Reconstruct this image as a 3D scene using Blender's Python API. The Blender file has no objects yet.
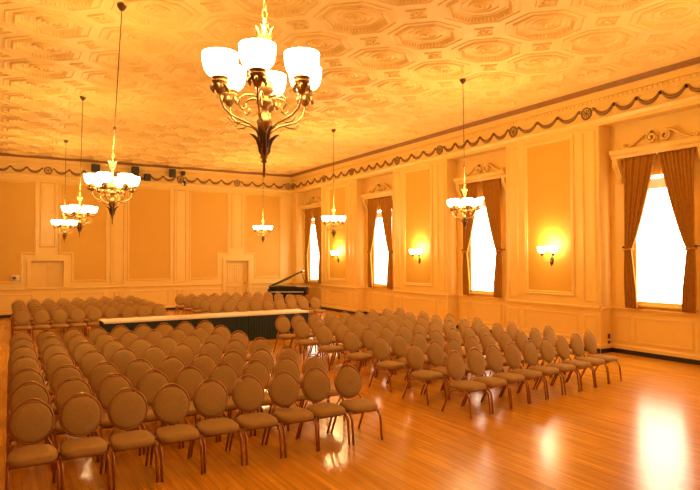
import bpy, math, random
from mathutils import Vector, Matrix
random.seed(7)
S = bpy.context.scene
C = S.collection
PI = math.pi

# ------------------------------------------------------------------ camera
CAMLOC = Vector((-11.8131, -25.2666, 2.2))
cam_d = bpy.data.cameras.new('camera'); cam = bpy.data.objects.new('camera', cam_d); C.objects.link(cam)
yaw, pitch, roll = .536337, .0212373, -.0023411
fw = Vector((math.sin(yaw)*math.cos(pitch), math.cos(yaw)*math.cos(pitch), math.sin(pitch)))
rt = Vector((math.cos(yaw), -math.sin(yaw), 0)); up = rt.cross(fw)
r2 = rt*math.cos(roll)+up*math.sin(roll); u2 = -rt*math.sin(roll)+up*math.cos(roll)
cam.matrix_world = Matrix(((r2.x, u2.x, -fw.x, CAMLOC.x), (r2.y, u2.y, -fw.y, CAMLOC.y), (r2.z, u2.z, -fw.z, CAMLOC.z), (0, 0, 0, 1)))
cam_d.sensor_width = 36; cam_d.lens = 36*587.2375/700; cam_d.clip_end = 200
S.camera = cam

# ------------------------------------------------------------------ world, light levels, exposure
w = bpy.data.worlds.new('sky'); S.world = w; w.use_nodes = True
w.node_tree.nodes['Background'].inputs[0].default_value = (.9, .95, 1, 1)
w.node_tree.nodes['Background'].inputs[1].default_value = 1.0
WINDOW_STRENGTH = 6.5
WINDOW_COLOR = (1, .87, .64)
SHADE_STRENGTH = 16.0
LAMP_COLOR = (1, .70, .24)
CHANDELIER_WATTS = 110
SCONCE_WATTS = 14
vs = S.view_settings
vs.view_transform = 'Standard'; vs.look = 'None'; vs.exposure = 0.38; vs.gamma = 1; vs.use_curve_mapping = False

# ------------------------------------------------------------------ materials
def mat(name, col, rough=.5, metal=0, spec=.5, coat=0, coat_rough=.1, noise=0, nscale=20, bump=0, bscale=60, emis=None, estr=0, sheen=0):
    m = bpy.data.materials.new(name); m.use_nodes = True
    nt = m.node_tree; b = nt.nodes['Principled BSDF']
    b.inputs['Base Color'].default_value = (*col, 1); b.inputs['Roughness'].default_value = rough
    b.inputs['Metallic'].default_value = metal; b.inputs['Specular IOR Level'].default_value = spec
    b.inputs['Coat Weight'].default_value = coat; b.inputs['Coat Roughness'].default_value = coat_rough
    b.inputs['Sheen Weight'].default_value = sheen
    tc = nt.nodes.new('ShaderNodeTexCoord')
    if noise:
        n = nt.nodes.new('ShaderNodeTexNoise'); n.inputs['Scale'].default_value = nscale; n.inputs['Detail'].default_value = 4
        nt.links.new(tc.outputs['Object'], n.inputs['Vector'])
        r = nt.nodes.new('ShaderNodeValToRGB')
        r.color_ramp.elements[0].position = .3; r.color_ramp.elements[1].position = .7
        r.color_ramp.elements[0].color = (*[c*(1-noise) for c in col], 1)
        r.color_ramp.elements[1].color = (*[min(1, c*(1+noise)) for c in col], 1)
        nt.links.new(n.outputs['Fac'], r.inputs['Fac']); nt.links.new(r.outputs['Color'], b.inputs['Base Color'])
    if bump:
        n2 = nt.nodes.new('ShaderNodeTexNoise'); n2.inputs['Scale'].default_value = bscale
        nt.links.new(tc.outputs['Object'], n2.inputs['Vector'])
        bp = nt.nodes.new('ShaderNodeBump'); bp.inputs['Strength'].default_value = bump; bp.inputs['Distance'].default_value = .01
        nt.links.new(n2.outputs['Fac'], bp.inputs['Height']); nt.links.new(bp.outputs['Normal'], b.inputs['Normal'])
    if emis:
        b.inputs['Emission Color'].default_value = (*emis, 1); b.inputs['Emission Strength'].default_value = estr
    return m

M = {}
M['cream'] = mat('cream_paint', (.88, .57, .15), .35, spec=.4, noise=.02, nscale=3)
M['plaster'] = mat('ceiling_plaster', (.92, .62, .19), .6, noise=.03, nscale=2)
M['wallpaper'] = mat('ochre_wall_fabric', (.74, .395, .042),   .6, noise=.025, nscale=14, bump=.15, bscale=120)
M['crown'] = mat('brown_crown_wood', (.30, .125, .02), .5, noise=.1, nscale=6)
M['garland'] = mat('bronze_relief', (.28, .13, .035), .5, noise=.1, nscale=30)
M['baseblack'] = mat('black_base', (.02, .012, .008), .4, noise=.1, nscale=8)
M['fabric'] = mat('tan_upholstery', (.41, .235, .065), .85, spec=.2, noise=.10, nscale=60, bump=.2, bscale=250, sheen=.05)
M['bronze'] = mat('bronze_tube', (.42, .18, .055), .32, metal=.75, noise=.05, nscale=15)
M['rod'] = mat('aged_brass_rod', (.14, .07, .02), .5, metal=.4, noise=.1, nscale=20)
M['brownwall'] = mat('brown_unseen_wall', (.30, .15, .04), .5, noise=.05, nscale=3)  # invented dark tone for the unseen walls, cuts fill light from left and behind
M['darkbronze'] = mat('dark_bronze', (.13, .06, .02), .4, metal=.6, noise=.15, nscale=25)
M['gold'] = mat('gilded_brass', (.40, .22, .06), .4, metal=.75, noise=.1, nscale=25)
M['curtain'] = mat('amber_velvet', (.46, .195, .015), .8, spec=.15, noise=.12, nscale=14, bump=.1, bscale=90, sheen=.2)
M['skirt'] = mat('dark_green_pleat', (.012, .024, .014), .75, noise=.2, nscale=12)
M['cloth'] = mat('cream_cloth', (.88, .74, .55), .7, noise=.03, nscale=8)
M['piano'] = mat('black_lacquer', (.014, .010, .008), .3, spec=.35, coat=0, noise=.1, nscale=3)
M['ivory'] = mat('ivory_keys', (.8, .75, .62), .3, noise=.02)
M['blackbox'] = mat('black_cabinet', (.03, .025, .02), .5, noise=.15, nscale=30)
M['grille'] = mat('speaker_grille', (.05, .045, .03), .7, noise=.3, nscale=90)
M['door'] = mat('ochre_door', (.70, .36, .07), .45, noise=.05, nscale=5)
M['hatch'] = mat('ochre_hatch', (.80, .50, .12), .45, noise=.04, nscale=5)
M['plate'] = mat('brown_plate', (.16, .07, .02), .4, metal=.3, noise=.05)
M['whitebox'] = mat('pale_metal_box', (.75, .6, .4), .5, noise=.04)
M['blind'] = mat('glowing_cream_blind', (.85, .66, .42), .7, noise=.03, emis=(1, .62, .3), estr=.35)  # emission stands in for daylight passing through the blind
M['pane'] = mat('bright_window_pane', (.8, .8, .8), .3, noise=.02, emis=WINDOW_COLOR, estr=WINDOW_STRENGTH)
M['shade'] = mat('lit_opal_glass', (.9, .85, .75), .3, noise=.02, emis=(1, .76, .42), estr=SHADE_STRENGTH)

def floor_material():
    m = bpy.data.materials.new('honey_oak_strip_floor'); m.use_nodes = True
    nt = m.node_tree; b = nt.nodes['Principled BSDF']; L = nt.links.new
    tc = nt.nodes.new('ShaderNodeTexCoord'); mp = nt.nodes.new('ShaderNodeMapping')
    mp.inputs['Rotation'].default_value = (0, 0, PI/2)
    L(tc.outputs['Object'], mp.inputs['Vector'])
    br = nt.nodes.new('ShaderNodeTexBrick')
    br.inputs['Scale'].default_value = 1; br.inputs['Brick Width'].default_value = 1.1; br.inputs['Row Height'].default_value = .07
    br.inputs['Mortar Size'].default_value = .0022; br.inputs['Mortar Smooth'].default_value = .3; br.offset = .37; br.offset_frequency = 3
    br.inputs['Color1'].default_value = (.76, .35, .022, 1); br.inputs['Color2'].default_value = (.63, .27, .015, 1); br.inputs['Mortar'].default_value = (.42, .16, .009, 1)
    L(mp.outputs['Vector'], br.inputs['Vector'])
    mp2 = nt.nodes.new('ShaderNodeMapping'); mp2.inputs['Scale'].default_value = (14, .8, 1); L(tc.outputs['Object'], mp2.inputs['Vector'])
    n = nt.nodes.new('ShaderNodeTexNoise'); n.inputs['Scale'].default_value = 1.2; n.inputs['Detail'].default_value = 5; L(mp2.outputs['Vector'], n.inputs['Vector'])
    mx = nt.nodes.new('ShaderNodeMix'); mx.data_type = 'RGBA'; mx.blend_type = 'MULTIPLY'; mx.inputs['Factor'].default_value = .7
    r = nt.nodes.new('ShaderNodeValToRGB'); r.color_ramp.elements[0].position = .3; r.color_ramp.elements[0].color = (.62, .55, .5, 1); r.color_ramp.elements[1].position = .65; r.color_ramp.elements[1].color = (1.1, 1.1, 1.1, 1)
    L(n.outputs['Fac'], r.inputs['Fac']); L(br.outputs['Color'], mx.inputs['A']); L(r.outputs['Color'], mx.inputs['B']); L(mx.outputs['Result'], b.inputs['Base Color'])
    n2 = nt.nodes.new('ShaderNodeTexNoise'); n2.inputs['Scale'].default_value = .8; L(tc.outputs['Object'], n2.inputs['Vector'])
    mr = nt.nodes.new('ShaderNodeMapRange'); mr.inputs['To Min'].default_value = .17; mr.inputs['To Max'].default_value = .25; L(n2.outputs['Fac'], mr.inputs['Value']); L(mr.outputs['Result'], b.inputs['Roughness'])
    bp = nt.nodes.new('ShaderNodeBump'); bp.inputs['Strength'].default_value = .25; bp.inputs['Distance'].default_value = .002
    L(br.outputs['Fac'], bp.inputs['Height']); bp.invert = True
    n3 = nt.nodes.new('ShaderNodeTexNoise'); n3.inputs['Scale'].default_value = 2.2; L(mp2.outputs['Vector'], n3.inputs['Vector'])
    bp2 = nt.nodes.new('ShaderNodeBump'); bp2.inputs['Strength'].default_value = .12; bp2.inputs['Distance'].default_value = .004
    L(n3.outputs['Fac'], bp2.inputs['Height']); L(bp.outputs['Normal'], bp2.inputs['Normal']); L(bp2.outputs['Normal'], b.inputs['Normal'])
    b.inputs['Specular IOR Level'].default_value = .36
    b.inputs['Coat Weight'].default_value = .06; b.inputs['Coat Roughness'].default_value = .16
    return m
M['floor'] = floor_material()

# ------------------------------------------------------------------ mesh builder
class MB:
    def __init__(s): s.v = []; s.f = []; s.sm = []
    def add(s, vs_, fs, smooth=False):
        o = len(s.v); s.v += [tuple(v) for v in vs_]; s.f += [tuple(i+o for i in f) for f in fs]; s.sm += [smooth]*len(fs); return s
    def box(s, a, b):
        (x0, y0, z0), (x1, y1, z1) = a, b
        if x0 > x1: x0, x1 = x1, x0
        if y0 > y1: y0, y1 = y1, y0
        if z0 > z1: z0, z1 = z1, z0
        return s.add([(x0, y0, z0), (x1, y0, z0), (x1, y1, z0), (x0, y1, z0), (x0, y0, z1), (x1, y0, z1), (x1, y1, z1), (x0, y1, z1)],
                     [(0, 3, 2, 1), (4, 5, 6, 7), (0, 1, 5, 4), (1, 2, 6, 5), (2, 3, 7, 6), (3, 0, 4, 7)])
    def rbox(s, a, b, r=.02, seg=2):
        import bmesh
        bm = bmesh.new(); bmesh.ops.create_cube(bm, size=1)
        for v in bm.verts: v.co = Vector([(a[i]+b[i])/2+v.co[i]*abs(b[i]-a[i]) for i in range(3)])
        bmesh.ops.bevel(bm, geom=bm.edges[:], offset=r, segments=seg, profile=.5, affect='EDGES')
        bm.verts.index_update(); s.add([v.co[:] for v in bm.verts], [tuple(v.index for v in f.verts) for f in bm.faces], True); bm.free(); return s
    def tube(s, pts, r, seg=8, closed=False, cap=True):
        pts = [Vector(p) for p in pts]; n = len(pts)
        rs = r if isinstance(r, (list, tuple)) else [r]*n
        vs_ = []; prev = None
        for i, p_ in enumerate(pts):
            a = pts[(i-1) % n] if (closed or i > 0) else p_; b = pts[(i+1) % n] if (closed or i < n-1) else p_
            t = (b-a).normalized()
            if prev is None: nn = t.orthogonal().normalized()
            else:
                nn = prev-t*prev.dot(t)
                nn = nn.normalized() if nn.length > 1e-6 else t.orthogonal().normalized()
            prev = nn; bb = t.cross(nn)
            for k in range(seg):
                th = 2*PI*k/seg; vs_.append(p_+(nn*math.cos(th)+bb*math.sin(th))*rs[i])
        fs = []
        for i in range(n if closed else n-1):
            for k in range(seg):
                a = i*seg+k; b = i*seg+(k+1) % seg; j = ((i+1) % n)*seg
                fs.append((a, b, j+(k+1) % seg, j+k))
        if cap and not closed:
            fs.append(tuple(reversed(range(seg)))); fs.append(tuple((n-1)*seg+k for k in range(seg)))
        return s.add(vs_, fs, True)
    def lathe(s, prof, c=(0, 0, 0), seg=16, M4=None):
        vs_ = []; fs = []
        for (r, z) in prof:
            for k in range(seg):
                th = 2*PI*k/seg; v = Vector((r*math.cos(th), r*math.sin(th), z))
                if M4: v = M4 @ v
                vs_.append(v+Vector(c))
        for i in range(len(prof)-1):
            for k in range(seg):
                fs.append((i*seg+k, i*seg+(k+1) % seg, (i+1)*seg+(k+1) % seg, (i+1)*seg+k))
        return s.add(vs_, fs, True)
    def prism(s, poly, d0, d1, P):
        n = len(poly)
        vs_ = [P(a, z, d0) for a, z in poly]+[P(a, z, d1) for a, z in poly]
        fs = [tuple(range(n)), tuple(reversed(range(n, 2*n)))]+[(i, (i+1) % n, n+(i+1) % n, n+i) for i in range(n)]
        return s.add(vs_, fs)
    def frame(s, poly, wd, dp, P, d0=0):
        # mitred moulding that runs inside the outline poly (counter-clockwise)
        n = len(poly); pr = [(0, 0), (.02, .6), (.3, 1), (.5, .55), (.8, .8), (1, 0)]
        ring = []
        for i in range(n):
            p0 = Vector(poly[i-1]); p1 = Vector(poly[i]); p2 = Vector(poly[(i+1) % n])
            e1 = (p1-p0).normalized(); e2 = (p2-p1).normalized()
            n1 = Vector((-e1.y, e1.x)); n2 = Vector((-e2.y, e2.x)); m = n1+n2; m = m/(m.dot(n1) or 1)
            ring.append((p1, m))
        vs_ = []
        for (q, m) in ring:
            for (t, h) in pr:
                z = q+m*t*wd; vs_.append(P(z.x, z.y, d0+h*dp))
        k = len(pr); fs = []
        for i in range(n):
            for j in range(k-1):
                a = i*k+j; b = ((i+1) % n)*k+j; fs.append((a, b, b+1, a+1))
        return s.add(vs_, fs)
    def build(s, name, m, parent=None, mods=True):
        me = bpy.data.meshes.new(name); me.from_pydata([tuple(v) for v in s.v], [], s.f); me.update()
        me.polygons.foreach_set('use_smooth', s.sm); me.materials.append(m)
        o = bpy.data.objects.new(name, me); C.objects.link(o)
        if parent: o.parent = parent
        return o

def struct(o): o['kind'] = 'structure'; return o
def tag(o, label, cat, group=None):
    o['label'] = label; o['category'] = cat
    if group: o['group'] = group
    return o
def thing(name, label, cat, loc=(0, 0, 0), rz=0, group=None):
    o = bpy.data.objects.new(name, None); C.objects.link(o); o.location = loc; o.rotation_euler = (0, 0, rz); o.empty_display_size = .1
    return tag(o, label, cat, group)
KIDS = {}
def part(mb, name, m, parent, label=None):
    o = mb.build(name, m, parent)
    if label: o['label'] = label
    return o
def copy_tree(o, parent=None, allobs=None):
    c = o.copy(); C.objects.link(c)
    if parent: c.parent = parent
    for ch in allobs.get(o.name, []): copy_tree(ch, c, allobs)
    return c
def kids_map():
    d = {}
    for o in bpy.data.objects:
        if o.parent: d.setdefault(o.parent.name, []).append(o)
    return d
def rect(a0, a1, z0, z1): return [(a0, z0), (a1, z0), (a1, z1), (a0, z1)]

# ------------------------------------------------------------------ room shell
XL, YF, ZC = -13.35, -30.35, 6.1
struct(MB().box((XL-.3, YF-.3, -.2), (.7, .4, 0)).build('floor', M['floor']))

PB = lambda a, z, d: (a, -d, z)             # back wall, a = world x, d = towards the room
PR = lambda a, z, d: (-d, -a, z)            # pier faces, a = -world y
PX = lambda a, z, d: (.4-d, -a, z)          # recess faces
D, OFF = 2.523, .1857
RC = [-OFF-D*k for k in range(6)]           # rosettes of the back wall
HX, DX = RC[4], RC[1]                       # hatch and door centres

# back wall with a door and a hatch opening
wb = MB()
dr = (DX-.53, DX+.53); ht = (HX-.56, HX+.56)
wb.box((XL-.3, 0, 0), (ht[0], .3, ZC)); wb.box((ht[0], 0, 0), (ht[1], .3, 1.09)); wb.box((ht[0], 0, 2.09), (ht[1], .3, ZC))
wb.box((ht[1], 0, 0), (dr[0], .3, ZC)); wb.box((dr[0], 0, 2.06), (dr[1], .3, ZC)); wb.box((dr[1], 0, 0), (.7, .3, ZC))
wall_back = struct(wb.build('wall_back', M['cream']))

def step_panel(c, notch_l, notch_r):
    a0, a1 = c-.81, c+.81
    z0, z1, zn = 1.34, 5.06, 2.42
    poly = []
    if notch_l: poly += [(a0+.46, z0)]
    else: poly += [(a0, z0)]
    if notch_r: poly += [(a1-.46, z0), (a1-.46, zn), (a1, zn)]
    else: poly += [(a1, z0)]
    poly += [(a1, z1), (a0, z1)]
    if notch_l: poly += [(a0, zn), (a0+.46, zn)]
    return poly
def outset(poly, t):
    n = len(poly); out = []
    for i in range(n):
        p0 = Vector(poly[i-1]); p1 = Vector(poly[i]); p2 = Vector(poly[(i+1) % n])
        e1 = (p1-p0).normalized(); e2 = (p2-p1).normalized(); n1 = Vector((-e1.y, e1.x)); n2 = Vector((-e2.y, e2.x)); m = n1+n2; m = m/m.dot(n1)
        q = p1-m*t; out.append((q.x, q.y))
    return out
for k, (nl, nr) in enumerate([(True, False), (False, True), (False, False), (True, False), (False, True)]):
    c = RC[k]-D/2
    if k == 0: nl, nr = True, False
    pol = step_panel(c, {0: True, 3: True}.get(k, False), {1: True, 4: True}.get(k, False))
    f = MB(); f.prism(pol, .0, .006, PB); part(f, 'wallpaper_panel', M['wallpaper'], wall_back)
    f = MB(); f.frame(outset(pol, .075), .08, .035, PB); part(f, 'panel_moulding', M['cream'], wall_back)
    f = MB(); f.frame(rect(c-.80, c+.80, .22, .86), .06, .022, PB); part(f, 'wainscot_moulding', M['cream'], wall_back)
for k in range(1, 5):
    c = RC[k]; z0 = 2.62 if k in (1, 4) else 1.15
    f = MB()
    f.frame(rect(c-.27, c+.27, z0, 5.12), .05, .03, PB)
    f.prism(rect(c-.15, c+.15, z0+.1, 5.02), 0, .022, PB)
    part(f, 'pilaster', M['cream'], wall_back)
    if k in (2, 3):
        f = MB()
        for q in (-.28, -.09, .10): f.frame(rect(c+q, c+q+.17, .22, .86), .03, .02, PB)
        part(f, 'wainscot_moulding', M['cream'], wall_back)
# door and hatch
d1 = MB().box((dr[0], .12, 0.0), (dr[1], .17, 2.06)); door1 = struct(d1.build('door_1', M['hatch']))
part(MB().frame(rect(dr[0]+.14, DX-.03, .25, .95), .05, .015, lambda a, z, d: (a, .12-d, z)).frame(rect(DX+.03, dr[1]-.14, .25, .95), .05, .015, lambda a, z, d: (a, .12-d, z)).frame(rect(dr[0]+.14, DX-.03, 1.1, 1.9), .05, .015, lambda a, z, d: (a, .12-d, z)).frame(rect(DX+.03, dr[1]-.14, 1.1, 1.9), .05, .015, lambda a, z, d: (a, .12-d, z)), 'door_panel', M['hatch'], door1)
hk = MB().lathe([(0, .07), (.028, .06), (.03, .04), (.012, .02), (.03, .004), (.03, 0)], (dr[1]-.13, .12, 1.05), 12, Matrix.Rotation(PI/2, 4, 'X')); part(hk, 'door_knob', M['darkbronze'], door1, 'dark metal knob')
f = MB()
for a0, a1, z0, z1 in [(dr[0]-.15, dr[0], 0, 2.21), (dr[1], dr[1]+.15, 0, 2.21), (dr[0], dr[1], 2.06, 2.21)]:
    f.prism(rect(a0, a1, z0, z1), 0, .05, PB); f.prism(rect(a0+.03, a1-.03 if a1-a0 < .3 else a1+.02, z0, z1-.03), 0, .065, PB)
struct(f.build('trim_1', M['cream']))
d2 = MB().box((ht[0], .10, 1.09), (HX-.006, .14, 2.09)).box((HX+.006, .10, 1.09), (ht[1], .14, 2.09)).box((ht[0], .14, 1.09), (ht[1], .17, 2.09)); door2 = struct(d2.build('door_2', M['hatch']))
f = MB()
for a0, a1, z0, z1 in [(ht[0]-.13, ht[0], 1.07, 2.2), (ht[1], ht[1]+.13, 1.07, 2.2), (ht[0], ht[1], 2.09, 2.2)]: f.prism(rect(a0, a1, z0, z1), 0, .045, PB)
struct(f.build('trim_2', M['cream']))

# rails / bases as swept profiles between a0 and a1
RAIL = [(.0, .96), (.02, .96), (.03, 1.0), (.055, 1.02), (.055, 1.045), (.02, 1.055), (0, 1.06)]
SKIRTING = [(0, .1), (.028, .1), (.028, .17), (.012, .2), (0, .2)]
PLINTH = [(0, .0), (.035, 0), (.035, .1), (0, .1)]
def sweep(mb, prof, a0, a1, P, da0=0, da1=0):
    n = len(prof)
    vs_ = [P(a0+da0*d, z, d) for d, z in prof]+[P(a1+da1*d, z, d) for d, z in prof]
    mb.add(vs_, [(i, (i+1) % n, n+(i+1) % n, n+i) for i in range(n)]+[tuple(range(n)), tuple(reversed(range(n, 2*n)))])
rb, sb, pb = MB(), MB(), MB()
for a0, a1 in [(XL, dr[0]-.15), (dr[1]+.15, 0)]:
    sweep(rb, RAIL, a0, a1, PB); sweep(sb, SKIRTING, a0, a1, PB); sweep(pb, PLINTH, a0, a1, PB)
struct(rb.build('trim_3', M['cream'])); struct(sb.build('trim_4', M['cream'])); struct(pb.build('baseboard_back', M['baseblack']))

# right wall: piers, window recesses
BAY, PER, HALF = 1.727, 5.372, 1.23
bays = [BAY+PER*k for k in range(6)]       # centres as -y
wr = MB()
def pier(a0, a1, r=.035):
    # rounded vertical corners, footprint in (a, depth)
    pts = [(a0, .0)]
    fp = []
    for k in range(6): th = PI+PI/2*k/5; fp.append((a0+r+r*math.cos(th), .4-r-r*math.sin(th)+0))
    arc0 = [(a0+r-r*math.cos(PI/2*k/5), .4-r+r*math.sin(PI/2*k/5)) for k in range(6)]
    arc1 = [(a1-r+r*math.sin(PI/2*k/5), .4-r+r*math.cos(PI/2*k/5)) for k in range(6)]
    poly = [(a0, -.3)]+arc0+arc1+[(a1, -.3)]
    n = len(poly); zt = 5.24
    vs_ = [(.4-d, -a, 0) for a, d in poly]+[(.4-d, -a, zt) for a, d in poly]
    wr.add(vs_, [(i, (i+1) % n, n+(i+1) % n, n+i) for i in range(n)]+[tuple(range(n)), tuple(reversed(range(n, 2*n)))])
piers = []
pier(-.0, bays[0]-HALF); 
for k in range(5):
    a0, a1 = bays[k]+HALF, bays[k+1]-HALF; piers.append((a0, a1)); pier(a0, a1)
pier(bays[5]+HALF, -YF+.0)
WZ0, WZ1, WH = 1.14, 4.04, .66             # window opening
for c in bays:
    wr.box((.4, -(c-HALF), 0), (.7, -(c+HALF), WZ0)); wr.box((.4, -(c-HALF), WZ1), (.7, -(c+HALF), 5.24))
    wr.box((.4, -(c-HALF), WZ0), (.7, -(c-WH), WZ1)); wr.box((.4, -(c+WH), WZ0), (.7, -(c+HALF), WZ1))
wr.box((0, 0, 5.24), (.7, YF, ZC))
wall_right = struct(wr.build('wall_right', M['cream']))
rr, sr, prr = MB(), MB(), MB()
def runs(mb, prof):
    for a0, a1 in [(0, bays[0]-HALF)]+piers+[(bays[5]+HALF, -YF)]:
        sweep(mb, prof, a0+.02, a1-.02, PR)
        for a, s_ in ((a0, -1), (a1, 1)):
            if 0.01 < a < -YF-.01: sweep(mb, prof, 0.0, .385, lambda t, z, d, a=a, s_=s_: (t, -(a+s_*d), z))
    for c in bays: sweep(mb, prof, c-HALF, c+HALF, PX)
runs(rr, RAIL); runs(sr, SKIRTING); runs(prr, PLINTH)
struct(rr.build('trim_5', M['cream'])); struct(sr.build('trim_6', M['cream'])); struct(prr.build('baseboard_right', M['baseblack']))
for a0, a1 in piers:
    c = (a0+a1)/2
    part(MB().prism(rect(c-.665, c+.665, 1.35, 5.06), 0, .006, PR), 'wallpaper_panel', M['wallpaper'], wall_right)
    part(MB().frame(rect(c-.775, c+.775, 1.25, 5.15), .11, .04, PR), 'panel_moulding', M['cream'], wall_right)
    for s_ in (-1, 1):
        part(MB().frame(rect(c+s_*1.19-.18, c+s_*1.19+.18, 1.16, 5.14), .045, .025, PR), 'pilaster', M['cream'], wall_right)
        part(MB().frame(rect(c+s_*1.19-.18, c+s_*1.19+.18, .27, .86), .04, .02, PR), 'wainscot_moulding', M['cream'], wall_right)
    part(MB().frame(rect(c-.85, c+.85, .27, .86), .05, .022, PR), 'wainscot_moulding', M['cream'], wall_right)
for c in bays:
    for q0, q1 in ((-1.1, -.76), (-.66, .66), (.76, 1.1)):
        part(MB().frame(rect(c+q0, c+q1, .27, .86), .045, .022, PX), 'wainscot_moulding', M['cream'], wall_right)
# other walls, out of view, their dark brown chosen to reduce fill
struct(MB().box((XL-.3, YF, 0), (XL, 0, ZC)).build('wall_left', M['brownwall']))
struct(MB().box((XL-.3, YF-.3, 0), (.7, YF, ZC)).build('wall_front', M['brownwall']))
lb = MB(); sweep(lb, PLINTH, 0, -YF, lambda a, z, d: (XL+d, -a, z)); struct(lb.build('baseboard_left', M['baseblack']))
lr = MB(); sweep(lr, RAIL, 0, -YF, lambda a, z, d: (XL+d, -a, z)); sweep(lr, RAIL, XL, 0, lambda a, z, d: (a, YF+d, z)); struct(lr.build('trim_7', M['cream']))
lb = MB(); sweep(lb, PLINTH, XL, 0, lambda a, z, d: (a, YF+d, z)); struct(lb.build('baseboard_front', M['baseblack']))

# crown, frieze, dentils, architrave
CROWN = [(0, 5.995), (.06, 5.995), (.08, 6.02), (.12, 6.05), (.14, 6.1), (0, 6.1)]
BEDM = [(0, 5.84), (.04, 5.85), (.05, 5.995), (0, 5.995)]
FRZ = [(0, 5.66), (.02, 5.67), (.025, 5.70), (0, 5.71)]
ARCH = [(0, 5.22), (.02, 5.22), (.02, 5.28), (.05, 5.30), (.075, 5.36), (.075, 5.385), (0, 5.40)]
PL_ = lambda a, z, d: (XL+d, -a, z)
PF_ = lambda a, z, d: (a, YF+d, z)
sides = [(PB, XL, 0), (PR, 0, -YF), (PL_, 0, -YF), (PF_, XL, 0)]
cr, fz = MB(), MB()
for P, a0, a1 in sides:
    sweep(cr, CROWN, a0, a1, P)
    for pr in (BEDM, FRZ, ARCH): sweep(fz, pr, a0, a1, P)
struct(cr.build('trim_8', M['crown']))
frieze = struct(fz.build('trim_9', M['cream']))
dn = MB()
for P, a0, a1 in sides[:2]:
    a = a0+.04
    while a < a1-.05:
        dn.prism(rect(a, a+.065, 5.765, 5.835), 0, .022, P); a += .115
part(dn, 'dentil_course', M['cream'], frieze)
ros0 = None
def rosette(P, a, z=5.5645):
    f = MB(); N = 20
    f.tube([P(a+.13*math.cos(2*PI*k/N), z+.13*math.sin(2*PI*k/N), .015) for k in range(N)], .022, 6, True)
    f.prism([(a+.035*math.cos(2*PI*k/10), z+.035*math.sin(2*PI*k/10)) for k in range(10)], 0, .035, P)
    for j in range(8):
        th = 2*PI*j/8; ca, sa = math.cos(th), math.sin(th)
        pts = [P(a+ca*r_, z+sa*r_, .012) for r_ in (.045, .065, .085, .10)]
        f.tube(pts, [.006, .014, .016, .005], 5)
    part(f, 'rosette', M['garland'], frieze)
def swag(P, a0, a1):
    f = MB(); n = 11; pts = []; rs = []
    for k in range(n):
        t = k/(n-1); pts.append(P(a0+.02+(a1-a0-.04)*t, 5.655-.175*(1-abs(2*t-1)**2.5), .02)); rs.append(.014+.034*(1-abs(2*t-1)**2.5))
    f.tube(pts, rs, 6)
    for a in (a0, a1): f.prism([(a-.018, 5.66), (a-.02, 5.60), (a, 5.585), (a+.02, 5.60), (a+.018, 5.66), (a, 5.675)], 0, .032, P)
    part(f, 'garland_swag', M['garland'], frieze)
def swags(P, r0, r1, n):
    g = .19; st = (r1-r0-2*g)/n
    for k in range(n): swag(P, r0+g+k*st, r0+g+(k+1)*st)
for k in range(6):
    rosette(PB, RC[k])
    if k < 5: swags(PB, RC[k+1], RC[k], 4)
for k in range(4):
    a = OFF+PER*k; b = a+3.082; rosette(PR, a); rosette(PR, b); swags(PR, a, b, 5 if k else 4)
    if k < 4: swags(PR, b, a+PER, 3)

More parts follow.
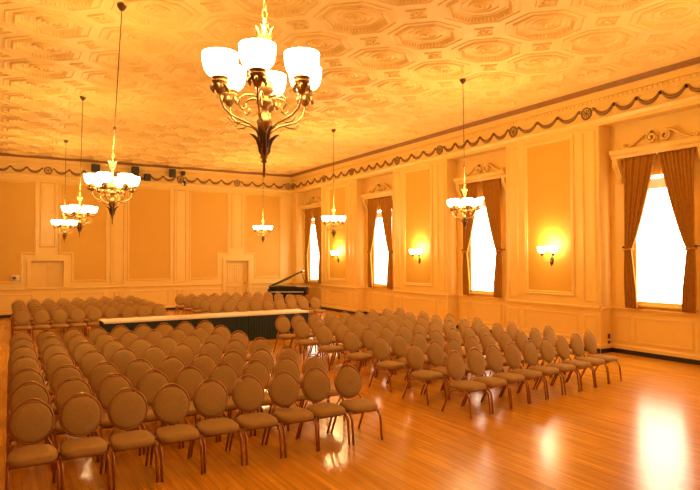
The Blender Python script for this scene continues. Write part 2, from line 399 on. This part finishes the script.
# ------------------------------------------------------------------ coffered ceiling
def ceiling():
    mb = MB(); CX, CY = 1.44, 1.37
    tv, tf = [], []
    def ring(ap, z, n=8, sy=1.0):
        R_ = ap/math.cos(PI/8) if n == 8 else ap; o = len(tv)
        for k in range(n):
            th = PI/8+2*PI*k/n if n == 8 else 2*PI*k/n
            tv.append((R_*math.cos(th), R_*math.sin(th)*CY/CX, z))
        return list(range(o, o+n))
    def bridge(a, b):
        n = len(a)
        for k in range(n): tf.append((a[k], b[k], b[(k+1) % n], a[(k+1) % n]))
    prof = [(.655, 0), (.645, -.022), (.615, -.022), (.605, 0), (.53, 0), (.52, -.035), (.50, -.045), (.42, .035), (.39, .035), (.375, .05), (.31, .05), (.30, .03), (.275, .03), (.265, .055), (.225, .055)]
    rings = [ring(a, z) for a, z in prof]
    for a, b in zip(rings, rings[1:]): bridge(a, b)
    tf.append(tuple(reversed(rings[-1])))
    # round boss
    cr_ = [ring(a, z, 18) for a, z in [(.205, .054), (.20, .018), (.185, .010), (.17, .018), (.160, .045), (.118, .045), (.108, .012), (.095, .004), (.08, .012), (.072, .03), (.05, .02), (.035, -.012), (.01, -.02)]]
    for a, b in zip(cr_, cr_[1:]): bridge(a, b)
    tf.append(tuple(reversed(cr_[-1])))
    # eggs on the sloping moulding
    R0 = .46
    for k in range(8):
        th0 = 2*PI*k/8; L = .46*math.tan(PI/8)*2
        for j in range(6):
            t = (j+.5)/6-.5; px, py = R0*math.cos(th0)-t*L*math.sin(th0), R0*math.sin(th0)+t*L*math.cos(th0)
            o = len(tv); ux, uy = math.cos(th0), math.sin(th0); vx, vy = -uy, ux
            for (a, b, z) in [(-.045, -.018, .045), (-.045, .018, .045), (.045, .022, -.035), (.045, -.022, -.035), (0, 0, -.034)]:
                tv.append((px+a*ux+b*vx, (py+a*uy+b*vy)*CY/CX, z))
            tf.extend([(o, o+1, o+4), (o+1, o+2, o+4), (o+2, o+3, o+4), (o+3, o, o+4)])
    # quarter of the plain field: cell square minus octagon
    oct_ = rings[0]
    hx, hy = CX/2, CY/2
    o = len(tv); tv.extend([(hx, -hy, 0), (hx, hy, 0), (-hx, hy, 0), (-hx, -hy, 0)])
    tf.extend([(oct_[7], oct_[0], o+1, o)[::-1], (oct_[1], oct_[2], o+2, o+1)[::-1], (oct_[3], oct_[4], o+3, o+2)[::-1], (oct_[5], oct_[6], o, o+3)[::-1],
               (oct_[0], oct_[1], o+1)[::-1], (oct_[2], oct_[3], o+2)[::-1], (oct_[4], oct_[5], o+3)[::-1], (oct_[6], oct_[7], o)[::-1]])
    # diamond ornament centred on the cell corner
    dv, df = [], []
    def sq(h, z):
        o = len(dv)
        for k in range(4): th = PI/2*k; dv.append((h*math.cos(th), h*math.sin(th), z))
        return [o, o+1, o+2, o+3]
    qs = [sq(h, z) for h, z in [(.235, -.001), (.225, -.025), (.195, -.025), (.185, -.004), (.16, -.004)]]
    for a, b in zip(qs, qs[1:]):
        for k in range(4): df.append((a[k], b[k], b[(k+1) % 4], a[(k+1) % 4]))
    for j in range(6):
        th = 2*PI*j/6; ux, uy = math.cos(th), math.sin(th); vx, vy = -uy, ux; o = len(dv)
        for a, b, z in [(.0, 0, -.02), (.05, .035, -.004), (.11, 0, -.003), (.05, -.035, -.004), (.06, 0, -.045)]: dv.append((a*ux+b*vx, a*uy+b*vy, z))
        df.extend([(o, o+1, o+4), (o+1, o+2, o+4), (o+2, o+3, o+4), (o+3, o, o+4)])
    xs = [-1.07-CX*i for i in range(9)]; ys = [-.68-CY*j for j in range(21)]
    for x in xs:
        for y in ys: mb.add([(a+x, b+y, c*.85+ZC) for a, b, c in tv], tf)
    for i in range(8):
        for j in range(20): mb.add([(a+xs[i]-hx, b+ys[j]-hy, c+ZC) for a, b, c in dv], df)
    # borders and the slab above
    xr, xl, yb, yf = xs[0]+hx, xs[-1]-hx, ys[0]+hy, ys[-1]-hy
    mb.add([(xr, yb, ZC), (.0, 0, ZC), (.0, YF, ZC), (xr, yf, ZC)], [(0, 1, 2, 3)])
    mb.add([(XL, 0, ZC), (xl, yb, ZC), (xl, yf, ZC), (XL, YF, ZC)], [(0, 1, 2, 3)])
    mb.add([(xl, yf, ZC), (xr, yf, ZC), (0, YF, ZC), (XL, YF, ZC)], [(0, 1, 2, 3)])
    mb.box((XL-.3, YF-.3, ZC+.14), (.7, .3, ZC+.3))
    return mb.build('ceiling', M['plaster'])
struct(ceiling())

# ------------------------------------------------------------------ windows and their head cornices
for k, c in enumerate(bays):
    X = .435
    fr = MB()
    for a0, a1, z0, z1 in [(c-WH, c-WH+.06, WZ0, WZ1), (c+WH-.06, c+WH, WZ0, WZ1), (c-WH, c+WH, WZ0, WZ0+.07), (c-WH, c+WH, WZ1-.06, WZ1)]:
        fr.box((X-.03, -a0, z0), (X+.04, -a1, z1))
    win = struct(fr.build('window_%d' % (k+1), M['cream']))
    part(MB().box((X+.012, -(c-WH+.05), WZ0+.06), (X+.022, -(c+WH-.05), WZ1-.05)), 'pane', M['pane'], win)
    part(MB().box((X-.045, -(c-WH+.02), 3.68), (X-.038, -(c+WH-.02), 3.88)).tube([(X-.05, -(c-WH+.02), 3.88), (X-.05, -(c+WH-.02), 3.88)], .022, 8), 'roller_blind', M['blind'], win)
    part(MB().box((.33, -(c-WH-.1), WZ0-.035), (X, -(c+WH+.1), WZ0)), 'window_sill', M['cream'], win)
    # cornice shelf
    sh = MB(); sweep(sh, [(0, 4.42), (.20, 4.42), (.22, 4.48), (.27, 4.52), (.29, 4.57), (.29, 4.61), (0, 4.63)], c-1.05, c+1.05, PX)
    part(sh, 'window_cornice', M['cream'], win)
    for s_ in (-1, 1):
        a = c+s_*.96; pts = []
        for t in range(15):
            u = t/14; z = 4.42-.5*u; d = .17*(1-u)**.8+.035+.03*math.sin(u*2*PI); pts.append((.4-d, -a, z))
        br = MB(); n = len(pts)
        for w_ in (-.04, 0, .04): br.tube([(x, y+w_, z) for x, y, z in pts], [.026]*(n-2)+[.034, .03], 6)
        br.tube([(.37, -a-.05, 3.90), (.37, -a+.05, 3.90)], .035, 10)
        br.box((.34, -a-.045, 3.93), (.4, -a+.045, 4.42))
        part(br, 'bracket', M['cream'], win)
    sc = MB()
    for s_ in (-1, 1):
        q = []
        for t in range(13):                                # small outer volute
            th = -PI/2+t/12*2.2*PI; r_ = .05*(1-t/16); q.append((s_*(.80+r_*math.cos(th)), 4.70+r_*math.sin(th)))
        q = q[::-1]
        q += [(s_*x, z) for x, z in [(.72, 4.655), (.62, 4.69), (.48, 4.77), (.34, 4.87), (.24, 4.915)]]
        for t in range(20):                                # inner volute
            th = PI/2+t/19*3.0*PI; r_ = .125*(1-t/25); q.append((s_*(.15-r_*math.cos(th)), 4.80+r_*math.sin(th)))
        sc.tube([PX(c+a, z, .10) for a, z in q], .026, 6)
        sc.tube([PX(c+a, z, .055) for a, z in q], .024, 6); sc.tube([PX(c+a, z, .015) for a, z in q], .022, 6)
        sc.prism([(c+s_*.76, 4.63), (c+s_*.05, 4.63), (c+s_*.06, 4.72), (c+s_*.2, 4.88), (c+s_*.34, 4.84), (c+s_*.6, 4.69)][::s_], 0, .02, PX)
    part(sc, 'scroll_pediment', M['cream'], win)

# ------------------------------------------------------------------ curtains
def curtain(c, s_, label):
    # s_ = -1 far side (image left), +1 near side; outer edge at a = c + s_*.88
    cen = thing('curtain', label, 'curtain', (.25, -(c+s_*.775), 1.06), 0, 'tied back amber curtains at the windows')
    nu, rows = 61, []
    zs = [4.42-(4.42-1.06)*i/40 for i in range(41)]
    vs_ = []
    for z in zs:
        if z > 2.36: t = (z-2.36)/(4.42-2.36); wd = .155+.595*t**.8; out = .0
        else: t = (2.36-z)/1.3; wd = .155+.125*min(1, t*1.5)**.8; out = .02*math.sin(PI*min(1, t))
        if z > 2.36: comp = .3+.7*min(1, (z-2.36)/1.6)
        else: comp = .35+.5*min(1, (2.36-z)/.9)
        for i in range(nu):
            u = i/(nu-1); a = -s_*(u*wd)+s_*out
            ph = u*2*PI*8.5
            d = .032*math.sin(ph)*(.55+.45*comp)+.012*math.sin(ph*.5+1.3)
            vs_.append((.02-d+.0, -a, z-1.06))
    fs = [(r_*nu+i, r_*nu+i+1, (r_+1)*nu+i+1, (r_+1)*nu+i) for r_ in range(40) for i in range(nu-1)]
    f = MB(); f.add(vs_, fs, True); o = part(f, 'drape', M['curtain'], cen)
    md = o.modifiers.new('thick', 'SOLIDIFY'); md.thickness = .008; md.offset = 0
    tb = MB(); N = 20
    tb.tube([(.02+.065*math.sin(2*PI*k/N), s_*.085+.105*math.cos(2*PI*k/N), 1.30-.015*math.cos(2*PI*k/N)) for k in range(N)], .022, 6, True)
    part(tb, 'tieback', M['curtain'], cen)
    part(MB().tube([(.15, -s_*.03, 1.36), (.03, -s_*.03, 1.36)], .012, 8).lathe([(0, -.03), (.03, -.02), (.03, .01), (0, .02)], (.0, -s_*.03, 1.36), 10), 'tieback_knob', M['darkbronze'], cen, 'dark bronze knob')
wn = ['by the piano', 'second from the far corner', 'third from the far corner', 'nearest the camera, at right', 'at the front of the hall']
for k in range(5):
    curtain(bays[k], -1, 'left amber curtain tied back at the window %s' % wn[k])
    curtain(bays[k], 1, 'right amber curtain tied back at the window %s' % wn[k])

# ------------------------------------------------------------------ chandeliers
def make_chandelier(label, grp):
    r0 = thing('chandelier', label, 'chandelier', (0, 0, 0), 0, grp)
    # origin: on the axis at absolute z = 0 ; everything built at real height
    col = MB()
    col.lathe([(.001, 2.79), (.008, 2.80), (.007, 2.88), (.022, 2.89), (.014, 2.905), (.028, 2.92), (.02, 2.935), (.03, 2.95), (.035, 3.0), (.03, 3.06), (.02, 3.08), (.03, 3.10), (.048, 3.125), (.05, 3.15), (.03, 3.18),
               (.018, 3.2), (.022, 3.24), (.05, 3.26), (.05, 3.285), (.022, 3.30), (.03, 3.32), (.06, 3.34), (.055, 3.40), (.02, 3.42), (.014, 3.5), (.014, 3.62), (.03, 3.64), (.035, 3.66), (.012, 3.70), (.01, 3.76)], (0, 0, 0), 14)
    part(col, 'column', M['gold'], r0)
    lf = MB()
    for j in range(9):
        th = 2*PI*j/9+.2; hi = j % 2; q = [(.012, 2.925), (.026, 2.955), (.03, 2.99), (.045, 3.03), (.075, 3.06), (.10, 3.065)] if not hi else [(.012, 2.93), (.022, 2.98), (.026, 3.03), (.038, 3.07), (.058, 3.105), (.075, 3.115)]
        lf.tube([(r_*math.cos(th), r_*math.sin(th), z) for r_, z in q], [.005, .013, .014, .013, .009, .001], 5)
    part(lf, 'leaf_cluster', M['darkbronze'], r0, 'dark bronze acanthus leaves')
    tp = MB()
    for j in range(8):
        th = 2*PI*j/8; tp.tube([(r_*math.cos(th), r_*math.sin(th), z) for r_, z in [(.012, 3.65), (.035, 3.68), (.05, 3.73), (.062, 3.755)]], [.008, .013, .010, .002], 5)
    part(tp, 'palmette_crown', M['gold'], r0)
    for j in range(6):
        th = -PI/2-.57+.04+2*PI*j/6; ca, sa = math.cos(th), math.sin(th)
        P = lambda r_, z, w_=0: (r_*ca-w_*sa, r_*sa+w_*ca, z)
        ar = MB()
        q = [(.02, 3.05), (.05, 3.09), (.10, 3.125), (.16, 3.145), (.22, 3.165), (.265, 3.205), (.285, 3.255), (.29, 3.30)]
        ar.tube([P(*t) for t in q], .0068, 7)
        sc = [(.03+.0*t, 0) for t in range(0)]
        q2 = [(.03, 3.29), (.08, 3.31), (.13, 3.305), (.165, 3.275), (.17, 3.235), (.145, 3.21), (.12, 3.225), (.125, 3.25)]
        ar.tube([P(*t) for t in q2], .006, 6)
        q3 = [(.13, 3.14), (.17, 3.125), (.215, 3.125), (.24, 3.15)]
        ar.tube([P(*t) for t in q3], .005, 6)
        arm = part(ar, 'arm', M['gold'], r0)
        cup = MB(); cc = P(.29, 0)
        cup.lathe([(.0, 3.285), (.02, 3.29), (.028, 3.31), (.04, 3.325), (.033, 3.34), (.048, 3.355), (.052, 3.365), (.035, 3.37), (.04, 3.376), (.054, 3.382), (.054, 3.388), (.04, 3.394), (.04, 3.40), (.0, 3.40)], cc, 12)
        for i in range(6):
            t2 = 2*PI*i/6; cup.tube([(cc[0]+r_*math.cos(t2), cc[1]+r_*math.sin(t2), z) for r_, z in [(.035, 3.345), (.05, 3.33), (.055, 3.31), (.048, 3.30)]], [.006, .012, .01, .003], 5)
        part(cup, 'socket_cup', M['gold'], r0)
        sh = MB()
        sh.lathe([(.035, 3.390), (.05, 3.392), (.074, 3.404), (.093, 3.428), (.103, 3.458), (.109, 3.495), (.110, 3.535), (.104, 3.537), (.103, 3.495), (.096, 3.460), (.086, 3.433), (.068, 3.411), (.0, 3.401)], cc, 20)
        part(sh, 'lamp_shade', M['shade'], r0, 'glowing white bell glass')
    return r0
GR = 'six light chandeliers hanging in two rows'
proto = make_chandelier('large chandelier nearest the camera, at upper centre', GR)
km = kids_map()
def light(loc, watts, rad, parent, col=LAMP_COLOR):
    l = bpy.data.lights.new('bulb_glow', 'POINT'); l.energy = watts; l.color = col; l.shadow_soft_size = rad
    o = bpy.data.objects.new('bulb_glow', l); C.objects.link(o); o.location = loc
    if parent: o.parent = parent
def chain(root, dx, dy):
    # rod, link chain and ceiling canopy, canopy offset by (dx, dy) from the axis
    f = MB(); top = Vector((dx, dy, 6.02-root.location.z)); bot = Vector((0, 0, 3.76))
    f.lathe([(.0, 6.0), (.02, 5.99), (.03, 6.0), (.055, 6.03), (.07, 6.06), (.07, 6.085), (0, 6.085)], (dx, dy, -root.location.z), 14)
    part(f, 'ceiling_canopy', M['darkbronze'], root)
    f = MB(); d_ = (top-bot).normalized(); n = 3
    for i in range(n):
        c0 = bot+d_*(.03+.055*i); e = Vector((1, 0, 0)) if i % 2 else Vector((0, 1, 0)); N = 10
        f.tube([c0+e*.017*math.cos(2*PI*k/N)+Vector((0, 0, 1))*.034*math.sin(2*PI*k/N) for k in range(N)], .005, 5, True)
    f.tube([bot+d_*(.03+.055*(n-.5)), top], .0075, 7)
    f.lathe([(.0, -.03), (.018, -.02), (.018, .02), (0, .03)], bot+d_*.5, 8)
    part(f, 'hanging_rod', M['rod'], root)
chand = [((-10.375, -21.78), (0.03, -.03), 'large chandelier nearest the camera, at upper centre'),
         ((-10.36, -15.74), (.11, -.06), 'chandelier at upper left above the left front chairs, second largest'),
         ((-10.20, -9.9), (.05, 0), 'mid sized chandelier at left, hanging over the runway end'),
         ((-10.02, -3.9), (.02, 0), 'smallest far chandelier at left, in front of the hatch wall'),
         ((-3.05, -3.9), (0, 0), 'small far chandelier near the door and piano corner'),
         ((-3.17, -9.77), (0, 0), 'chandelier left of the second window, before the first wall pier'),
         ((-3.13, -15.56), (-.03, 0), 'chandelier at right of centre, before the third window curtains'),
         ((-3.16, -21.57), (0, 0), 'chandelier over the open floor at right')]
copies = [proto]+[copy_tree(proto, None, km) for _ in chand[1:]]
for o, ((x, y), (dx, dy), lab) in zip(copies, chand):
    o.location = (x, y, -.08 if y < -21 else (-.08 if y < -15 else -.10)); o['label'] = lab
    chain(o, dx, dy)
    light((0, 0, 3.80), CHANDELIER_WATTS, .14, o)

# ------------------------------------------------------------------ wall sconces
def sconce(c, lab):
    r0 = thing('wall_sconce', lab, 'wall lamp', (0, -c-.10, 2.0), 0, 'two light sconces on the window piers')
    b = MB()
    b.lathe([(0, .03), (.03, .028), (.05, .015), (.055, 0)], (-.006, 0, .12), 12, Matrix.Rotation(-PI/2, 4, 'Y') @ Matrix.Scale(2.0, 4, (1, 0, 0)))
    b.tube([(-.03, 0, -.02), (-.04, 0, .05), (-.045, 0, .15), (-.04, 0, .22)], [.006, .028, .02, .012], 8)
    part(b, 'back_plate', M['darkbronze'], r0)
    for s_ in (-1, 1):
        a = MB(); a.tube([(-.04, 0, .12), (-.09, s_*.04, .08), (-.14, s_*.10, .09), (-.17, s_*.15, .15), (-.17, s_*.17, .22)], .008, 7)
        part(a, 'arm', M['gold'], r0)
        cc = (-.17, s_*.17, .22)
        part(MB().lathe([(0, 0), (.025, .01), (.04, .03), (.03, .05), (.045, .07), (.04, .085), (0, .085)], cc, 12), 'socket_cup', M['darkbronze'], r0)
        part(MB().lathe([(.03, .08), (.06, .09), (.09, .12), (.11, .17), (.118, .24), (.112, .242), (.103, .175), (.082, .125), (0, .095)], cc, 18), 'lamp_shade', M['shade'], r0, 'glowing white bell glass')
    light((-.22, 0, .56), SCONCE_WATTS, .05, r0, (1, .88, .58))
for c, lab in zip([(a0+a1)/2 for a0, a1 in piers[:4]], ['small wall sconce on the farthest pier, left of the second window', 'wall sconce on the middle pier between the second and third windows',
                                                        'largest wall sconce, on the pier between the third and nearest windows', 'wall sconce on the pier past the nearest window']):
    sconce(c, lab)

# ------------------------------------------------------------------ chairs
def make_chair():
    r0 = thing('banquet_chair', 'x', 'chair')
    # seat cushion: domed rounded slab
    f = MB(); N = 28; prof = [(.0, .355), (.93, .355), (.985, .365), (1, .385), (.985, .405), (.9, .422), (.6, .432), (0, .436)]
    vs_ = []
    for (s_, z) in prof:
        for k in range(N):
            th = 2*PI*k/N; c_, n_ = math.cos(th), math.sin(th); e = .5
            x = .203*abs(c_)**e*(1 if c_ > 0 else -1); y = .215*abs(n_)**e*(1 if n_ > 0 else -1)
            if y > 0: x *= 1-.10*y/.215
            vs_.append((x*s_, -.055+y*s_, z))
    f.add(vs_, [(i*N+k, i*N+(k+1) % N, (i+1)*N+(k+1) % N, (i+1)*N+k) for i in range(len(prof)-1) for k in range(N)], True)
    part(f, 'seat', M['fabric'], r0)
    # oval back, tilted
    tilt = math.radians(15); zc, yc = .634, .188
    def B(x, h, d): return (x, yc+h*math.sin(tilt)-d*math.cos(tilt), zc+h*math.cos(tilt)+d*math.sin(tilt))
    f = MB(); N = 28; rx, rz = .181, .186; vs_ = []
    prof = [(.0, -.026), (.55, -.024), (.9, -.014), (.98, 0), (1, .006), (.98, .016), (.88, .028), (.5, .036), (0, .038)]
    for s_, d in prof:
        for k in range(N): th = 2*PI*k/N; vs_.append(B(rx*s_*math.cos(th), -.008+rz*s_*math.sin(th), d))
    f.add(vs_, [(i*N+k, i*N+(k+1) % N, (i+1)*N+(k+1) % N, (i+1)*N+k) for i in range(len(prof)-1) for k in range(N)], True)
    part(f, 'backrest', M['fabric'], r0)
    f = MB()
    f.tube([B(.190*math.cos(2*PI*k/30), .200*math.sin(2*PI*k/30)+(.012 if k in (6, 7, 8, 9) else 0), 0) for k in range(30)], .0095, 7, True)
    for s_ in (-1, 1):
        f.tube([B(s_*.13, -.155, -.005), B(s_*.155, -.205, -.004), (s_*.178, .150, .385), (s_*.185, .10, .35)], .0115, 7)
    f.tube([B(-.06, .184, -.004), B(.06, .184, -.004)], .006, 6)
    part(f, 'back_frame', M['bronze'], r0)
    f = MB()
    f.tube([(-.19, -.21, .345), (.19, -.21, .345), (.19, .10, .345), (.175, .15, .35), (-.175, .15, .35), (-.19, .10, .345)], .011, 7, True)
    part(f, 'seat_frame', M['bronze'], r0)
    for s_ in (-1, 1):
        f = MB(); f.tube([(s_*.186, -.13, .346), (s_*.196, -.20, .335), (s_*.198, -.250, .28), (s_*.199, -.280, .0)], [.014, .0155, .0155, .013], 8); part(f, 'leg', M['bronze'], r0)
        f = MB(); f.tube([(s_*.186, -.02, .346), (s_*.196, .07, .33), (s_*.198, .13, .27), (s_*.199, .262, .0)], [.014, .0155, .0155, .013], 8); part(f, 'leg', M['bronze'], r0)
    return r0
chair0 = make_chair(); ckm = kids_map(); first = [True]
NUM = ['first', 'second', 'third', 'fourth', 'fifth', 'sixth', 'seventh', 'eighth', 'ninth']
TOPY = .245
def place(tx, ty, rz, label, group):
    # tx, ty = position of the top of the backrest
    c_, s_ = math.cos(rz), math.sin(rz)
    x, y = tx+s_*TOPY, ty-c_*TOPY
    if first[0]: o = chair0; first[0] = False
    else: o = copy_tree(chair0, None, ckm)
    o.location = (x, y, 0); o.rotation_euler = (0, 0, rz); o['label'] = label; o['group'] = group
def jit(a): return random.uniform(-a, a)
LX1 = [-11.545, -11.11, -10.665, -10.228, -9.79, -9.35, -8.91, -8.47, -8.03]
LX7 = [-11.47, -11.035, -10.60, -10.165, -9.73, -9.295, -8.86, -8.425, -7.99]
LY = [-18.78, -17.87, -16.97, -15.82, -14.76, -13.72, -12.66]
for j, y in enumerate(LY):
    for i in range(9):
        x = LX1[i]+(LX7[i]-LX1[i])*j/6
        place(x+jit(.004), y+jit(.02), jit(.012), 'tan oval-back chair, left front block, %s row from the camera, %s seat from the left' % (NUM[j], NUM[i]), 'chairs of the left front block')
RR = {0: ((-6.16, -18.65), (-2.57, -18.22)), 1: ((-6.20, -17.74), (-2.55, -17.27)), 2: ((-6.20, -16.77), (-2.52, -16.27)), 3: ((-6.18, -15.74), (-2.58, -15.29)),
      4: ((-6.18, -14.70), (-2.60, -14.35)), 5: ((-6.18, -13.66), (-2.65, -13.42)), 6: ((-6.14, -12.56), (-2.62, -12.36))}
for j in range(7):
    a, b = RR[j]; rz = math.atan2(b[1]-a[1], b[0]-a[0])
    for i in range(9):
        t = i/8; place(a[0]+(b[0]-a[0])*t+jit(.004), a[1]+(b[1]-a[1])*t+jit(.02), rz+jit(.012), 'tan oval-back chair, right front block, %s row from the camera, %s seat from the aisle' % (NUM[j], NUM[i]), 'chairs of the right front block')
for j in range(5):
    for i in range(9):
        place(-11.31+.44*i+jit(.004), -7.42+1.09*j+jit(.02), jit(.012), 'tan oval-back chair behind the runway, left block, %s row, %s from left' % (NUM[j], NUM[i]), 'chairs of the left rear block')
for j in range(5):
    for i in range(9):
        place(-6.05+.44*i+jit(.004), -7.25+1.03*j+jit(.02), jit(.012), 'tan oval-back chair behind the runway, right block, %s row, %s from left' % (NUM[j], NUM[i]), 'chairs of the right rear block')

# ------------------------------------------------------------------ runway of skirted tables
for k in range(3):
    x0, x1, y0, y1, H = -9.74+1.78*k, -9.74+1.78*(k+1)-.012, -10.55, -9.79, .70
    nm = ['left', 'middle', 'right'][k]
    t = thing('banquet_table', '%s table of the runway, hidden behind a dark green pleated skirt' % nm, 'table', ((x0+x1)/2, (y0+y1)/2, 0), 0, 'skirted tables of the runway')
    hx, hy = (x1-x0)/2, (y1-y0)/2
    part(MB().box((-hx+.012, -hy+.012, H-.04), (hx-.012, hy-.012, H-.008)), 'tabletop', M['whitebox'], t)
    for sx in (-1, 1):
        for sy in (-1, 1):
            part(MB().tube([(sx*(hx-.2), sy*(hy-.12), 0), (sx*(hx-.2), sy*(hy-.12), H-.04)], .015, 8), 'leg', M['bronze'], t)
    f = MB(); loop = []; per = [(-hx, -hy), (hx, -hy), (hx, hy), (-hx, hy)]
    for i in range(4):
        a, b = Vector(per[i]), Vector(per[(i+1) % 4]); L = (b-a).length; n = int(L/.022); e = (b-a)/L; nn = Vector((e.y, -e.x))
        if (i == 1 and k < 2) or (i == 3 and k > 0): amp = .0
        else: amp = 1
        for j in range(n):
            s = L*j/n; q = a+e*s; loop.append((q, nn, amp*math.sin(s/.075*2*PI), min(1, s/.1, (L-s)/.1)))
    n = len(loop); vs_ = []
    for z, am in ((H-.012, .002), (H-.1, .006), (H*.5, .011), (.008, .014)):
        for q, nn, sv, ed in loop: p_ = q+nn*(am*sv*ed-.0045 if True else 0); vs_.append((p_.x, p_.y, z))
    f.add(vs_, [(r_*n+i, r_*n+(i+1) % n, (r_+1)*n+(i+1) % n, (r_+1)*n+i) for r_ in range(3) for i in range(n)], True)
    o = part(f, 'table_skirt', M['skirt'], t, 'dark green pleated skirt')
    cl = MB().rbox((x0-.004, y0-.012, H-.006), (x1+.004, y1+.012, H+.010), .004, 1).box((x0-.004, y0-.018, H-.035), (x1+.004, y0-.012, H+.006)).box((x0-.004, y1+.012, H-.035), (x1+.004, y1+.018, H+.006))
    tag(cl.build('tablecloth', M['cloth']), 'cream cloth laid over the %s table of the runway' % nm, 'tablecloth', 'cream cloths on the runway')

# ------------------------------------------------------------------ grand piano
pn = thing('grand_piano', 'black grand piano with raised lid in the far right corner', 'piano', (-.86, -1.7, 0), -.60); pn.scale = (1.1, 1.1, 1.04)
# local: keyboard towards -y, bass side at -x
out = [(-.74, -.62), (.74, -.62), (.74, -.1)]
for k in range(13):
    t = k/12; out.append((.74-.72*(3*t*t-2*t*t*t)*1.0, -.1+.72*t))
out += [(-.10, .78), (-.25, .86), (-.45, .88), (-.62, .82), (-.74, .68)]
PH = lambda a, b, d: (a, b, d)
f = MB(); f.prism(out, .60, .90, PH); part(f, 'case', M['piano'], pn)
f = MB(); f.box((-.74, -.86, .60), (.74, -.60, .70)); f.box((-.74, -.86, .60), (-.66, -.60, .84)); f.box((.66, -.86, .60), (.74, -.60, .84)); part(f, 'keybed', M['piano'], pn)
kb = part(MB().box((-.65, -.83, .70), (.65, -.68, .722)), 'keyboard', M['ivory'], pn, 'ivory keys')
f = MB()
for k in range(36):
    if k % 7 in (0, 1, 3, 4, 5): f.box((-.635+k*.036+.024, -.78, .722), (-.635+k*.036+.038, -.68, .735))
part(f, 'black_keys', M['piano'], kb)
part(MB().box((-.65, -.67, .72), (.65, -.63, .86)), 'fallboard', M['piano'], pn)
la = math.radians(26); ox = -.74
f = MB(); lid = [(a*1.0, b) for a, b in out]
vs0 = []
for d in (0, .035):
    for a, b in lid:
        u = a-ox; vs0.append((ox+u*math.cos(la)-d*math.sin(la), b, .905+u*math.sin(la)+d*math.cos(la)))
n = len(lid); f.add(vs0, [tuple(range(n)), tuple(reversed(range(n, 2*n)))]+[(i, (i+1) % n, n+(i+1) % n, n+i) for i in range(n)]); part(f, 'lid', M['piano'], pn)
part(MB().tube([(.66, -.05, .90), (ox+1.32*math.cos(la), -.05, .90+1.32*math.sin(la))], .011, 8), 'lid_prop', M['piano'], pn)
f = MB(); f.prism([(a*.92, b*.92) for a, b in out], .895, .903, PH); part(f, 'soundboard', M['gold'], pn)
part(MB().box((-.35, -.60, .903), (.35, -.34, .925)), 'music_desk', M['piano'], pn)
for x, y in ((-.6, -.5), (.6, -.5), (-.35, .6)):
    part(MB().lathe([(.03, 0), (.035, .05), (.028, .08), (.04, .2), (.06, .5), (.07, .60), (0, .60)], (x, y, 0), 10), 'leg', M['piano'], pn)
part(MB().box((-.12, -.48, .12), (-.09, -.44, .6)).box((.09, -.48, .12), (.12, -.44, .6)).box((-.14, -.5, .06), (.14, -.42, .13)).box((-.06, -.58, .06), (-.03, -.5, .08)).box((.03, -.58, .06), (.06, -.5, .08)), 'pedal_lyre', M['piano'], pn)

# ------------------------------------------------------------------ small things on the walls
def speaker(x, z, w_, h, lab):
    t = thing('loudspeaker', lab, 'speaker', (x, -.09, z-h/2), 0, 'black boxes on the back wall frieze')
    part(MB().rbox((-w_/2, -.22, 0), (w_/2, -.0, h), .012, 2), 'cabinet', M['blackbox'], t)
    part(MB().box((-w_/2+.02, -.228, .02), (w_/2-.02, -.218, h-.02)), 'grille', M['grille'], t)
    part(MB().box((-.03, -.01, h/2-.03), (.03, .09, h/2+.03)), 'bracket', M['darkbronze'], t)
speaker(-8.62, 5.76, .30, .28, 'leftmost black loudspeaker high on the frieze, above the upper left chandelier')
speaker(-7.12, 5.78, .27, .29, 'black loudspeaker on the frieze, upper one of the middle pair')
speaker(-6.64, 5.53, .24, .26, 'black loudspeaker on the frieze, lower one of the middle pair')
speaker(-5.62, 5.77, .24, .33, 'tall black loudspeaker on the frieze left of the rosette')
t = thing('stage_light', 'small black stage light mounted over the frieze rosette', 'spotlight', (-5.15, -.02, 5.70), 0)
part(MB().rbox((-.07, -.22, .03), (.07, -.04, .19), .01, 1), 'housing', M['blackbox'], t)
part(MB().box((-.015, -.06, .0), (.015, .03, .10)), 'bracket', M['darkbronze'], t)
t = thing('wall_camera', 'small pale and black unit mounted under the frieze rosette', 'camera', (-5.12, 0, 5.28), 0)
part(MB().rbox((-.02, -.20, .0), (.07, -.08, .20), .01, 1), 'housing', M['blackbox'], t)
part(MB().rbox((-.12, -.22, .02), (-.025, -.10, .12), .01, 1), 'lamp_head', M['whitebox'], t, 'pale metal head')
part(MB().box((-.03, -.10, .07), (.03, .0, .13)), 'bracket', M['darkbronze'], t)
t = thing('thermostat_box', 'small pale box on the ochre panel left of the hatch', 'wall box', (-11.34, -.006, 1.36), 0)
part(MB().rbox((-.14, -.05, 0), (.14, 0, .20), .01, 1), 'housing', M['whitebox'], t)
part(MB().box((-.10, -.056, .05), (.02, -.05, .15)), 'display', M['plate'], t)
ys = -(piers[2][1])
for z, lab in ((.37, 'upper brown outlet plate on the side of the last visible pier'), (.21, 'lower brown outlet plate on the side of the last visible pier')):
    t = thing('outlet_plate', lab, 'outlet', (.29, ys, z), 0, 'outlet plates in the window recess')
    part(MB().rbox((-.045, -.012, -.055), (.045, 0, .055), .004, 1), 'plate', M['plate'], t)
    part(MB().box((-.018, -.016, .008), (.018, -.012, .04)).box((-.018, -.016, -.04), (.018, -.012, -.008)), 'socket', M['baseblack'], t)
